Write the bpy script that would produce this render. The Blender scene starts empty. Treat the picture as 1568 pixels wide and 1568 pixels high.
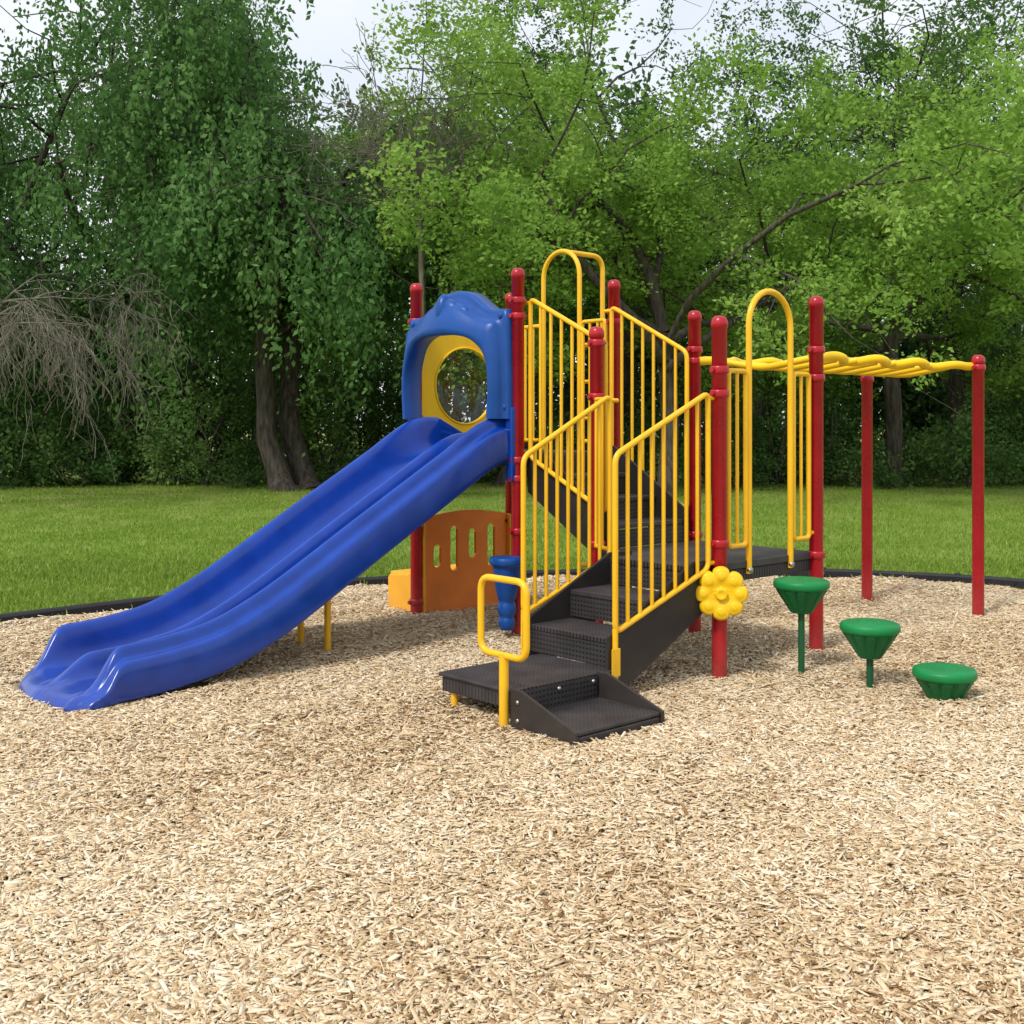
import bpy, bmesh, math, random
import numpy as np
from mathutils import Vector, Matrix
random.seed(7); rng=np.random.default_rng(7)
scene=bpy.context.scene
ROOT=scene.collection

# ------------------------------------------------------------------ materials
def newmat(name):
    m=bpy.data.materials.new(name); m.use_nodes=True
    nt=m.node_tree; b=nt.nodes['Principled BSDF']; return m,nt,b
def plastic(name,col,rough=0.4,var=0.12,scale=6,bump=0.02,bscale=60,spec=0.35,dirt=0.0):
    m,nt,b=newmat(name); N=nt.nodes.new; L=nt.links.new
    tc=N('ShaderNodeNewGeometry')
    n=N('ShaderNodeTexNoise'); n.inputs['Scale'].default_value=scale; n.inputs['Detail'].default_value=4
    L(tc.outputs['Position'],n.inputs['Vector'])
    r=N('ShaderNodeValToRGB')
    r.color_ramp.elements[0].position=.3; r.color_ramp.elements[1].position=.7
    r.color_ramp.elements[0].color=(*[c*(1-var) for c in col],1)
    r.color_ramp.elements[1].color=(*[min(1,c*(1+var)+.002) for c in col],1)
    L(n.outputs['Fac'],r.inputs['Fac'])
    if dirt>0:
        sp=N('ShaderNodeSeparateXYZ'); L(tc.outputs['Position'],sp.inputs[0])
        mr=N('ShaderNodeMapRange'); mr.inputs[1].default_value=0.0; mr.inputs[2].default_value=0.35
        mr.inputs[3].default_value=dirt; mr.inputs[4].default_value=0
        L(sp.outputs['Z'],mr.inputs[0])
        n3=N('ShaderNodeTexNoise'); n3.inputs['Scale'].default_value=14; n3.inputs['Detail'].default_value=6
        L(tc.outputs['Position'],n3.inputs['Vector'])
        mu=N('ShaderNodeMath'); mu.operation='MULTIPLY'; L(mr.outputs[0],mu.inputs[0]); L(n3.outputs['Fac'],mu.inputs[1])
        mx=N('ShaderNodeMixRGB'); mx.inputs[2].default_value=(.35,.26,.17,1)
        L(mu.outputs[0],mx.inputs[0]); L(r.outputs[0],mx.inputs[1]); L(mx.outputs[0],b.inputs['Base Color'])
    else:
        L(r.outputs[0],b.inputs['Base Color'])
    n2=N('ShaderNodeTexNoise'); n2.inputs['Scale'].default_value=bscale; n2.inputs['Detail'].default_value=3
    L(tc.outputs['Position'],n2.inputs['Vector'])
    rr=N('ShaderNodeMapRange'); rr.inputs[3].default_value=rough-.06; rr.inputs[4].default_value=rough+.10
    L(n.outputs['Fac'],rr.inputs[0]); L(rr.outputs[0],b.inputs['Roughness'])
    bp=N('ShaderNodeBump'); bp.inputs['Strength'].default_value=bump; bp.inputs['Distance'].default_value=.01
    L(n2.outputs['Fac'],bp.inputs['Height']); L(bp.outputs[0],b.inputs['Normal'])
    b.inputs['Specular IOR Level'].default_value=spec
    return m
M_red=plastic('red_powdercoat',(.40,.006,.016),.26,dirt=.25,spec=.5)
M_yel=plastic('yellow_powdercoat',(.93,.51,.010),.32,var=.06,dirt=.2,spec=.45)
M_yelp=plastic('yellow_plastic',(.93,.58,.010),.4,var=.06)
M_blue=plastic('blue_plastic',(.003,.046,.33),.20,var=.15,bump=.012,bscale=40,dirt=.08,spec=.5)
M_blue2=plastic('blue_hood_plastic',(.005,.066,.30),.34,var=.1,bump=.03,spec=.35)
M_green=plastic('green_plastic',(.003,.22,.055),.45,var=.1,bump=.05)
M_greenc=plastic('green_cone_plastic',(.003,.13,.035),.45,var=.1,bump=.05)
M_greend=plastic('dark_green_paint',(.01,.09,.03),.45)
M_org=plastic('orange_plastic',(.85,.235,.025),.5,var=.1,bump=.05,dirt=.2)
M_orgl=plastic('light_orange_plastic',(.93,.44,.03),.5,var=.06,bump=.05,dirt=.2)
M_black=plastic('black_border_plastic',(.018,.018,.022),.5,var=.2)
M_steel=plastic('bolt_steel',(.45,.45,.45),.3)
M_steel.node_tree.nodes['Principled BSDF'].inputs['Metallic'].default_value=.9

def deckmat(name,axscale,c1,c2,hole):
    m,nt,b=newmat(name); N=nt.nodes.new; L=nt.links.new
    tc=N('ShaderNodeNewGeometry')
    mp=N('ShaderNodeMapping'); mp.inputs['Rotation'].default_value=(0,0,-math.radians(41.8))
    L(tc.outputs['Position'],mp.inputs['Vector'])
    mp2=N('ShaderNodeMapping'); mp2.inputs['Scale'].default_value=axscale; L(mp.outputs[0],mp2.inputs[0])
    v=N('ShaderNodeTexVoronoi'); v.inputs['Scale'].default_value=38; v.inputs['Randomness'].default_value=0
    L(mp2.outputs[0],v.inputs['Vector'])
    mr=N('ShaderNodeMapRange'); mr.inputs[1].default_value=hole-.05; mr.inputs[2].default_value=hole+.05
    L(v.outputs['Distance'],mr.inputs[0])
    n=N('ShaderNodeTexNoise'); n.inputs['Scale'].default_value=5; n.inputs['Detail'].default_value=8
    L(tc.outputs['Position'],n.inputs['Vector'])
    r=N('ShaderNodeValToRGB'); r.color_ramp.elements[0].position=.35; r.color_ramp.elements[1].position=.7
    r.color_ramp.elements[0].color=(*c1,1); r.color_ramp.elements[1].color=(*c2,1)
    L(n.outputs['Fac'],r.inputs[0])
    mx=N('ShaderNodeMixRGB'); mx.inputs[1].default_value=(.006,.005,.005,1)
    L(mr.outputs[0],mx.inputs[0]); L(r.outputs[0],mx.inputs[2]); L(mx.outputs[0],b.inputs['Base Color'])
    bp=N('ShaderNodeBump'); bp.inputs['Strength'].default_value=.5; bp.inputs['Distance'].default_value=.004
    L(mr.outputs[0],bp.inputs['Height']); L(bp.outputs[0],b.inputs['Normal'])
    b.inputs['Roughness'].default_value=.5; b.inputs['Specular IOR Level'].default_value=.4
    return m
M_deck=deckmat('perforated_deck_coating',(1,1,0),(.034,.029,.031),(.070,.061,.062),.22)
M_risA=deckmat('perforated_riser_coating_a',(0,1,1),(.030,.026,.026),(.052,.045,.045),.25)
M_risB=deckmat('perforated_riser_coating_b',(1,0,1),(.030,.026,.026),(.052,.045,.045),.25)
M_string=plastic('brown_stringer_coating',(.024,.020,.020),.5,var=.2,dirt=.12)

def glassmat():
    m,nt,b=newmat('clear_bubble_plastic'); N=nt.nodes.new; L=nt.links.new
    out=nt.nodes['Material Output']; nt.nodes.remove(b)
    tr=N('ShaderNodeBsdfTransparent'); tr.inputs[0].default_value=(.90,.94,.93,1)
    gl=N('ShaderNodeBsdfGlossy'); gl.inputs['Roughness'].default_value=.12
    mx=N('ShaderNodeMixShader'); mx.inputs[0].default_value=.06; L(tr.outputs[0],mx.inputs[1]); L(gl.outputs[0],mx.inputs[2])
    L(mx.outputs[0],out.inputs[0]); return m
M_glass=glassmat()

def leafmat(name,c1,c2,c3,trans=.35):
    m,nt,b=newmat(name); N=nt.nodes.new; L=nt.links.new
    out=nt.nodes['Material Output']; nt.nodes.remove(b)
    at=N('ShaderNodeAttribute'); at.attribute_name='rnd'
    r=N('ShaderNodeValToRGB'); e=r.color_ramp.elements; e[0].position=.05; e[0].color=(*c1,1); e[1].position=.95; e[1].color=(*c3,1)
    k=e.new(.5); k.color=(*c2,1)
    L(at.outputs['Fac'],r.inputs[0])
    d=N('ShaderNodeBsdfDiffuse'); L(r.outputs[0],d.inputs[0])
    t=N('ShaderNodeBsdfTranslucent'); L(r.outputs[0],t.inputs[0])
    mx=N('ShaderNodeMixShader'); mx.inputs[0].default_value=trans
    L(d.outputs[0],mx.inputs[1]); L(t.outputs[0],mx.inputs[2]); L(mx.outputs[0],out.inputs[0])
    return m
M_leafD=leafmat('dark_oak_leaf',(.045,.105,.030),(.095,.185,.050),(.18,.29,.085))
M_leafW=leafmat('weeping_leaf',(.050,.12,.038),(.11,.22,.066),(.20,.33,.11))
M_leafS=leafmat('shrub_leaf',(.07,.14,.04),(.14,.25,.065),(.26,.37,.12))
M_leafL=leafmat('light_oak_leaf',(.15,.28,.045),(.25,.41,.075),(.38,.53,.13),.4)
M_leafF=leafmat('far_leaf',(.045,.095,.032),(.08,.155,.05),(.14,.23,.075))
M_grassb=leafmat('grass_blade',(.13,.24,.03),(.23,.35,.05),(.38,.43,.13),.3)
def barkmat(name,c1,c2):
    m,nt,b=newmat(name); N=nt.nodes.new; L=nt.links.new
    g=N('ShaderNodeNewGeometry'); mp=N('ShaderNodeMapping'); mp.inputs['Scale'].default_value=(6,6,1.2); L(g.outputs['Position'],mp.inputs[0])
    n=N('ShaderNodeTexNoise'); n.inputs['Scale'].default_value=2.5; n.inputs['Detail'].default_value=6; L(mp.outputs[0],n.inputs['Vector'])
    r=N('ShaderNodeValToRGB'); r.color_ramp.elements[0].position=.35;r.color_ramp.elements[1].position=.7
    r.color_ramp.elements[0].color=(*c1,1); r.color_ramp.elements[1].color=(*c2,1)
    L(n.outputs['Fac'],r.inputs[0]); L(r.outputs[0],b.inputs['Base Color']); b.inputs['Roughness'].default_value=.9
    bp=N('ShaderNodeBump'); bp.inputs['Strength'].default_value=.8; bp.inputs['Distance'].default_value=.03
    L(n.outputs['Fac'],bp.inputs['Height']); L(bp.outputs[0],b.inputs['Normal'])
    return m
M_bark=barkmat('oak_bark',(.028,.022,.017),(.11,.09,.07))
M_twig=barkmat('grey_twig_bark',(.10,.085,.065),(.25,.22,.175))

def chipmat():
    m,nt,b=newmat('wood_chip'); N=nt.nodes.new; L=nt.links.new
    out=nt.nodes['Material Output']; nt.nodes.remove(b)
    at=N('ShaderNodeAttribute'); at.attribute_name='rnd'
    g=N('ShaderNodeNewGeometry')
    n2=N('ShaderNodeTexNoise'); n2.inputs['Scale'].default_value=140; n2.inputs['Detail'].default_value=1; L(g.outputs['Position'],n2.inputs['Vector'])
    ad2=N('ShaderNodeMath'); ad2.operation='MULTIPLY_ADD'; ad2.inputs[1].default_value=.35; L(n2.outputs['Fac'],ad2.inputs[0]); L(at.outputs['Fac'],ad2.inputs[2])
    ad3=N('ShaderNodeMath'); ad3.operation='SUBTRACT'; ad3.inputs[1].default_value=.17; L(ad2.outputs[0],ad3.inputs[0])
    r=N('ShaderNodeValToRGB'); e=r.color_ramp.elements
    e[0].position=0; e[0].color=(.17,.09,.042,1); e[1].position=1; e[1].color=(.90,.80,.62,1)
    for p,c in ((.12,(.38,.235,.12)),(.28,(.57,.40,.22)),(.5,(.71,.545,.34)),(.75,(.82,.68,.47))):
        k=e.new(p); k.color=(*c,1)
    L(ad3.outputs[0],r.inputs[0])
    d=N('ShaderNodeBsdfDiffuse'); L(r.outputs[0],d.inputs[0]); L(d.outputs[0],out.inputs[0])
    return m
M_chip=chipmat()
def bedmat():
    m,nt,b=newmat('wood_mulch_base'); N=nt.nodes.new; L=nt.links.new
    g=N('ShaderNodeNewGeometry')
    mp=N('ShaderNodeMapping'); mp.inputs['Scale'].default_value=(1,2.2,1); L(g.outputs['Position'],mp.inputs[0])
    v=N('ShaderNodeTexVoronoi'); v.inputs['Scale'].default_value=38; L(mp.outputs[0],v.inputs['Vector'])
    sp=N('ShaderNodeSeparateColor'); L(v.outputs['Color'],sp.inputs[0])
    r=N('ShaderNodeValToRGB'); e=r.color_ramp.elements
    e[0].position=0; e[0].color=(.13,.075,.037,1); e[1].position=1; e[1].color=(.64,.49,.30,1)
    k=e.new(.45); k.color=(.41,.285,.155,1)
    L(sp.outputs[0],r.inputs[0]); L(r.outputs[0],b.inputs['Base Color']); b.inputs['Roughness'].default_value=.9
    bp=N('ShaderNodeBump'); bp.inputs['Strength'].default_value=1; bp.inputs['Distance'].default_value=.02
    L(v.outputs['Distance'],bp.inputs['Height']); L(bp.outputs[0],b.inputs['Normal']); return m
M_bed=bedmat()
def lawnmat():
    m,nt,b=newmat('lawn_grass'); N=nt.nodes.new; L=nt.links.new
    g=N('ShaderNodeNewGeometry')
    n=N('ShaderNodeTexNoise'); n.inputs['Scale'].default_value=.35; n.inputs['Detail'].default_value=8; n.inputs['Roughness'].default_value=.7; L(g.outputs['Position'],n.inputs['Vector'])
    n2=N('ShaderNodeTexNoise'); n2.inputs['Scale'].default_value=14; n2.inputs['Detail'].default_value=8; n2.inputs['Roughness'].default_value=.75; L(g.outputs['Position'],n2.inputs['Vector'])
    ad=N('ShaderNodeMath'); ad.operation='MULTIPLY_ADD'; ad.inputs[1].default_value=.6; L(n2.outputs['Fac'],ad.inputs[0])
    ml=N('ShaderNodeMath'); ml.operation='MULTIPLY'; ml.inputs[1].default_value=.45; L(n.outputs['Fac'],ml.inputs[0]); L(ml.outputs[0],ad.inputs[2])
    r=N('ShaderNodeValToRGB'); e=r.color_ramp.elements
    e[0].position=.32; e[0].color=(.11,.19,.03,1); e[1].position=.75; e[1].color=(.42,.39,.15,1)
    k=e.new(.5); k.color=(.21,.31,.055,1)
    L(ad.outputs[0],r.inputs[0])
    sp=N('ShaderNodeSeparateXYZ'); L(g.outputs['Position'],sp.inputs[0])
    mr=N('ShaderNodeMapRange'); mr.inputs[1].default_value=18; mr.inputs[2].default_value=29; L(sp.outputs['Y'],mr.inputs[0])
    n5=N('ShaderNodeTexNoise'); n5.inputs['Scale'].default_value=.8; n5.inputs['Detail'].default_value=6; L(g.outputs['Position'],n5.inputs['Vector'])
    mr5=N('ShaderNodeMapRange'); mr5.inputs[1].default_value=.40; mr5.inputs[2].default_value=.62; L(n5.outputs['Fac'],mr5.inputs[0])
    mm=N('ShaderNodeMath'); mm.operation='MULTIPLY'; L(mr.outputs[0],mm.inputs[0]); L(mr5.outputs[0],mm.inputs[1])
    mx=N('ShaderNodeMixRGB'); mx.inputs[2].default_value=(.36,.28,.15,1); L(mm.outputs[0],mx.inputs[0]); L(r.outputs[0],mx.inputs[1])
    L(mx.outputs[0],b.inputs['Base Color']); b.inputs['Roughness'].default_value=.9; b.inputs['Specular IOR Level'].default_value=.1
    bp=N('ShaderNodeBump'); bp.inputs['Strength'].default_value=.6; bp.inputs['Distance'].default_value=.05
    L(n2.outputs['Fac'],bp.inputs['Height']); L(bp.outputs[0],b.inputs['Normal']); return m
M_lawn=lawnmat()

# ------------------------------------------------------------------ frame of the play structure
O=np.array([.041,8.07]); U=np.array([.7455,.6665]); V=np.array([.6665,-.7455])
def W(a,b,z):
    p=O+a*U+b*V; return Vector((p[0],p[1],z))

class MB:
    def __init__(s): s.v=[]; s.f=[]; s.s=[]; s.m=[]
    def add(s,vs,fs,smooth=False,mi=0):
        o=len(s.v); s.v+= [tuple(v) for v in vs]
        for f in fs: s.f.append([i+o for i in f]); s.s.append(smooth); s.m.append(mi)
    def tube(s,pts,r,n=12,cap=True,closed=False,mi=0):
        pts=[Vector(p) for p in pts]; k=len(pts)
        rs=[r]*k if not hasattr(r,'__len__') else r
        vs=[];prev=None
        for i in range(k):
            if closed: t=(pts[(i+1)%k]-pts[i-1])
            else: t=pts[min(i+1,k-1)]-pts[max(i-1,0)]
            if t.length<1e-9: t=Vector((0,0,1))
            t.normalize()
            if prev is None:
                q=Vector((0,0,1)) if abs(t.z)<.9 else Vector((1,0,0))
                x=t.cross(q).normalized()
            else:
                x=prev-t*prev.dot(t)
                x=x.normalized() if x.length>1e-6 else t.orthogonal().normalized()
            prev=x; y=t.cross(x)
            for j in range(n):
                a=2*math.pi*j/n; vs.append(pts[i]+(x*math.cos(a)+y*math.sin(a))*rs[i])
        fs=[]
        m=k if closed else k-1
        for i in range(m):
            for j in range(n):
                A=i*n+j;B=i*n+(j+1)%n;i2=(i+1)%k
                fs.append([A,B,i2*n+(j+1)%n,i2*n+j])
        s.add(vs,fs,True,mi)
        if cap and not closed:
            s.add(vs[:n],[list(range(n))[::-1]],False,mi); s.add(vs[-n:],[list(range(n))],False,mi)
    def lathe(s,prof,base,n=28,axis=None,mi=0,smooth=True):
        base=Vector(base); ax=Vector(axis).normalized() if axis is not None else Vector((0,0,1))
        x=ax.orthogonal().normalized() if abs(ax.z)<.99 else Vector((1,0,0)); y=ax.cross(x)
        vs=[]
        for r,z in prof:
            for j in range(n):
                a=2*math.pi*j/n; vs.append(base+ax*z+(x*math.cos(a)+y*math.sin(a))*max(r,1e-4))
        fs=[]
        for i in range(len(prof)-1):
            for j in range(n): fs.append([i*n+j,i*n+(j+1)%n,(i+1)*n+(j+1)%n,(i+1)*n+j])
        s.add(vs,fs,smooth,mi)
    def box(s,a0,a1,b0,b1,z0,z1,mi=0):
        vs=[W(a,b,z) for z in (z0,z1) for a,b in ((a0,b0),(a1,b0),(a1,b1),(a0,b1))]
        s.add(vs,[[3,2,1,0],[4,5,6,7],[0,1,5,4],[1,2,6,5],[2,3,7,6],[3,0,4,7]],False,mi)
    def prism(s,poly,f,w0,w1,mi=0):
        n=len(poly)
        vs=[f(p,q,w0) for p,q in poly]+[f(p,q,w1) for p,q in poly]
        s.add(vs,[list(range(n))[::-1],list(range(n,2*n))]+[[i,(i+1)%n,n+(i+1)%n,n+i] for i in range(n)],False,mi)
    def obj(s,name,mats,parent=None,bevel=0,recalc=True,weld=False):
        me=bpy.data.meshes.new(name); me.from_pydata([tuple(v) for v in s.v],[],s.f)
        if not isinstance(mats,(list,tuple)): mats=[mats]
        for m in mats: me.materials.append(m)
        me.polygons.foreach_set('use_smooth',s.s); me.polygons.foreach_set('material_index',s.m)
        if recalc or weld:
            bm=bmesh.new(); bm.from_mesh(me)
            if weld: bmesh.ops.remove_doubles(bm,verts=bm.verts,dist=1e-5)
            bmesh.ops.recalc_face_normals(bm,faces=bm.faces); bm.to_mesh(me); bm.free()
        ob=bpy.data.objects.new(name,me); ROOT.objects.link(ob)
        if bevel:
            md=ob.modifiers.new('bevel','BEVEL'); md.width=bevel; md.segments=2; md.limit_method='ANGLE'; md.angle_limit=math.radians(50)
        if parent: setpar(ob,parent)
        return ob
def setpar(ob,p):
    ob.parent=p; ob.matrix_parent_inverse=Matrix.Translation(p.location).inverted()
def empty(name,loc):
    e=bpy.data.objects.new(name,None); e.location=loc; e.empty_display_size=.2; ROOT.objects.link(e); return e
def fillet(pts,rad,seg=6):
    pts=[Vector(p) for p in pts]; out=[pts[0]]
    for i in range(1,len(pts)-1):
        a,b,c=pts[i-1],pts[i],pts[i+1]
        d1=(a-b);d2=(c-b); r=min(rad,d1.length*.49,d2.length*.49)
        p1=b+d1.normalized()*r;p2=b+d2.normalized()*r
        for k in range(seg+1):
            t=k/seg; out.append(p1*(1-t)**2+b*2*t*(1-t)+p2*t*t)
    out.append(pts[-1]); return out
def catmull(pts,n=8,closed=False):
    P=[np.array(p,float) for p in pts]; k=len(P); out=[]
    rngi=range(k) if closed else range(k-1)
    for i in rngi:
        p0=P[(i-1)%k] if closed or i>0 else P[0]*2-P[1]
        p1=P[i]; p2=P[(i+1)%k]; p3=P[(i+2)%k] if closed or i+2<k else P[-1]*2-P[-2]
        for j in range(n):
            t=j/n; out.append(.5*((2*p1)+(-p0+p2)*t+(2*p0-5*p1+4*p2-p3)*t*t+(-p0+3*p1-3*p2+p3)*t**3))
    if not closed: out.append(P[-1])
    return out

# ------------------------------------------------------------------ posts
PR=.045
S=empty('playground_structure',W(.5,.3,0))
def post(name,a,b,h,clamps,parent,z0=-.15):
    m=MB(); base=W(a,b,0)
    m.lathe([(PR,z0),(PR,h-.075),(PR+.005,h-.073),(PR+.006,h-.045),(PR+.003,h-.03),(PR-.004,h-.014),(PR-.02,h-.003),(0.001,h)],base,24)
    for c in clamps:
        m.lathe([(PR+.001,c-.024),(PR+.009,c-.021),(PR+.011,c-.012),(PR+.011,c+.012),(PR+.009,c+.021),(PR+.001,c+.024)],base,24)
        for sg in (1,-1):
            d=Vector((U[0]*sg,U[1]*sg,0)); 
            m.tube([base+Vector((0,0,c))+d*(PR+.004),base+Vector((0,0,c))+d*(PR+.03)],.015,8)
    return m.obj(name,M_red,parent)
TB=-1.18; TA=.985; LB=.767; LC=1.767
post('post_1',0,TB,2.6,[2.3,1.55,.72,.12],S)
post('post_2',0,0,2.6,[2.37,2.26,1.25,1.12,.75],S)
post('post_3',TA,0,2.6,[2.36,1.25,2.28],S)
post('post_4',TA,TB,2.6,[2.3,1.3,.7],S)
post('post_5',0,LB,2.14,[1.68,2.03,.72],S)
post('post_6',1.0,LB,2.31,[2.03,1.95,.72],S)
post('post_7',0,LC,2.14,[1.82,1.68,.80],S)
post('post_8',1.0,LC,2.33,[1.98,1.80,.66],S)

# decks
m=MB(); m.box(.03,TA-.03,TB+.03,-.02,1.255,1.30); m.box(.04,TA-.04,TB+.04,-.03,1.20,1.252)
m.obj('upper_deck',M_deck,S,.006)
m=MB(); m.box(.0,1.0,LB+.02,LC-.0,.635,.68); m.box(.01,.99,LB+.03,LC-.012,.56,.632)
m.box(-.2,-.002,1.07,1.73,.64,.677)
m.obj('landing_deck',M_deck,S,.006)

TR=.0165
def archpanel(name,f,c,half,ztop,z0,p0,p1,ptop,pbot,nb=3):
    m=MB()
    pts=[f(c-half,z0)]
    zc=ztop-half
    for k in range(17):
        t=math.pi*k/16; pts.append(f(c-half*math.cos(t),zc+half*math.sin(t)))
    pts.append(f(c+half,z0)); m.tube(pts,.019,12)
    for s0,s1 in ((p0,c-half-.03),(c+half+.03,p1)):
        loop=fillet([f(s0,(ptop+pbot)/2),f(s0,ptop),f(s1,ptop),f(s1,pbot),f(s0,pbot),f(s0,(ptop+pbot)/2)],.03)
        m.tube(loop[:-1],TR,10,closed=True)
        for k in range(1,nb-1):
            x=s0+(s1-s0)*k/(nb-1); m.tube([f(x,pbot),f(x,ptop)],.011,8)
    for x in (c-half,c+half):
        for z in (ptop-.02,pbot+.02):
            sg=-1 if x<c else 1
            m.tube([f(x,z),f(x+sg*.035,z)],.012,8)
    for z in (ptop-.02,pbot+.03):
        m.tube([f(p0-.06,z),f(p0,z)],.014,8); m.tube([f(p1,z),f(p1+.06,z)],.014,8)
    return m.obj(name,M_yel,S)
archpanel('landing_arch_rail',lambda x,z:W(x,LC+.0,z),.5,.215,2.32,.60,.085,.915,1.82,.775,3)
archpanel('deck_arch_rail',lambda x,z:W(TA,x,z),-.575,.205,2.88,1.22,TB+.09,-.09,2.30,1.37,4)
m=MB()
for x in (.285,.715): m.lathe([(0.001,-.02),(.02,-.02),(.02,.0),(.001,.0)],W(x,LC+.02,.62),12,axis=W(0,1,0)-W(0,0,0))
m.obj('arch_bolts',M_steel,S)

# pole climber outboard of the upper deck
C=empty('pole_climber',W(1.45,-.575,0))
m=MB(); m.tube(fillet([W(TA,-.575,2.88),W(1.46,-.575,2.88),W(1.46,-.575,-.1)],.12,8),.021,12)
for k in range(7):
    z=.35+.3*k
    pts=[]
    for j in range(13):
        t=-math.pi/2+math.pi*j/12*2
        pts.append(W(1.46-.10*math.sin(t)-.10,-.575+.12*math.cos(t),z))
    m.tube(pts,.013,8)
m.obj('pole',M_yel,C)

# bubble window panel, back side of upper deck --------------------------
def ringpanel(m,f,rect,c,rad,w0,w1,n=48,corner=.08):
    x0,x1,z0,z1=rect; outer=[];inner=[]
    for k in range(n):
        t=2*math.pi*k/n; dx,dz=math.cos(t),math.sin(t)
        sx=((x1-c[0]) if dx>0 else (c[0]-x0))/max(abs(dx),1e-6); sz=((z1-c[1]) if dz>0 else (c[1]-z0))/max(abs(dz),1e-6)
        q=min(sx,sz); outer.append((c[0]+dx*q,c[1]+dz*q)); inner.append((c[0]+dx*rad,c[1]+dz*rad))
    vs=[f(*p,w) for w in (w0,w1) for p in outer+inner]
    fs=[];N2=2*n
    for i in range(n):
        j=(i+1)%n
        fs+= [[i,j,n+j,n+i],[N2+i,N2+n+i,N2+n+j,N2+j],[i,N2+i,N2+j,j],[n+i,n+j,N2+n+j,N2+n+i]]
    m.add(vs,fs)
fb=lambda x,z,w:W(x,w,z)
m=MB(); ringpanel(m,fb,(.04,TA-.05,1.32,2.28),(.485,1.81),.300,TB-.012,TB+.012)
m.tube([W(.485+.307*math.cos(2*math.pi*k/40),TB+.014,1.81+.307*math.sin(2*math.pi*k/40)) for k in range(40)],.008,8,closed=True)
for z in (2.2,1.4):
    m.tube([W(0,TB,z),W(.08,TB,z)],.018,8); m.tube([W(TA,TB,z),W(TA-.08,TB,z)],.018,8)
m.obj('bubble_panel',M_yelp,S,.004)
m=MB(); m.lathe([(.305*math.cos(t),.10*math.sin(t)) for t in [math.pi/2*k/10 for k in range(11)]],W(.485,TB-.005,1.81),40,axis=W(0,-1,0)-W(0,0,0))
m.obj('bubble_window',M_glass,S)

# ------------------------------------------------------------------ slide
SL=empty('playground_slide',W(-1.6,-.52,0))
path=catmull([(.05,1.305),(-.10,1.30),(-.26,1.235),(-.50,1.10),(-1.19,.70),(-1.70,.40),(-1.98,.255),(-2.25,.15),(-2.55,.10),(-2.80,.085),(-2.97,.082),(-3.08,.078),(-3.155,.058),(-3.195,.02),(-3.205,-.03)],7)
hp=[(0,.135),(.020,.132),(.036,.115),(.052,.06),(.07,.018),(.10,.0),(.16,-.008),(.24,-.010),(.31,-.004),(.345,.012),(.37,.055),(.385,.14),(.395,.195),(.41,.222),(.435,.233),(.458,.226),(.470,.20),(.476,.168),(.490,.158),(.518,.154),(.533,.140),(.540,.10),(.542,.02),(.54,-.05),(.53,-.058),(.515,-.05)]
up=[(.505,.0),(.46,.13),(.43,.15),(.36,-.03),(.2,-.035),(.06,-.02)]
half=hp+up
loop=[(x,h) for x,h in half]+[(-x,h) for x,h in half[::-1][:-1]]
m=MB(); n=len(loop); vs=[]
Kp=len(path)
for i,p in enumerate(path):
    q0=path[max(i-1,0)];q1=path[min(i+1,Kp-1)]; t=(q1-q0); t/=np.linalg.norm(t)
    nrm=np.array([t[1],-t[0]])
    a=p[0]
    f=1.0
    if a<-2.84:
        u=min(1,(-2.84-a)/.27); f=1-.95*(u*u*(3-2*u))
    g=1-max(0,min(1,(-3.02-a)/.15))*.85     # shell thins out at the exit lip
    gt=1+.10*max(0,min(1,(a+.45)/.35))
    cb=-.545+.045*min(1,max(0,-a/3))
    if a<-2.2: cb+=.12*((-2.2-a)/1.0)**1.6
    wd=1.0-.04*min(1,max(0,-a/3))
    if a<-2.95: wd*=1-.09*((-2.95-a)/.25)**2
    for x,h in loop:
        hh=h
        if h>0.02 and abs(x)>.33: hh=h*f*gt
        elif h>0.02: hh=h*f
        elif h>-.011: hh=h*g
        aa=a+nrm[0]*hh; zz=p[1]+nrm[1]*hh
        bow=0
        if a<-2.90: bow=.12*(abs(x)/.54)**2.4*min(1,(-2.90-a)/.25)
        vs.append(W(aa+bow,cb+x*wd,zz))
fs=[]
for i in range(Kp-1):
    for j in range(n): fs.append([i*n+j,i*n+(j+1)%n,(i+1)*n+(j+1)%n,(i+1)*n+j])
m.add(vs,fs,True)
for base in (0,(Kp-1)*n):
    m.add([vs[base+k] for k in range(n)],[list(range(n))],False)
sl=m.obj('chute',M_blue,SL); sl.modifiers.new('ss','SUBSURF').render_levels=1; sl.modifiers['ss'].levels=1
m=MB(); m.tube([W(-1.33,-.37,-.1),W(-1.33,-.37,.60)],.022,12); m.tube([W(-1.33,-.7,-.1),W(-1.33,-.7,.60)],.022,12); m.tube([W(-1.33,-.75,.6),W(-1.33,-.3,.6)],.02,10)
m.obj('support_legs',M_yel,SL)
m=MB(); m.box(-.06,.03,-1.12,-1.0,1.15,1.5); m.box(-.075,-.02,-.055,.02,1.10,1.62); m.obj('mounting_flanges',M_blue,SL,.01)

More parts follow.
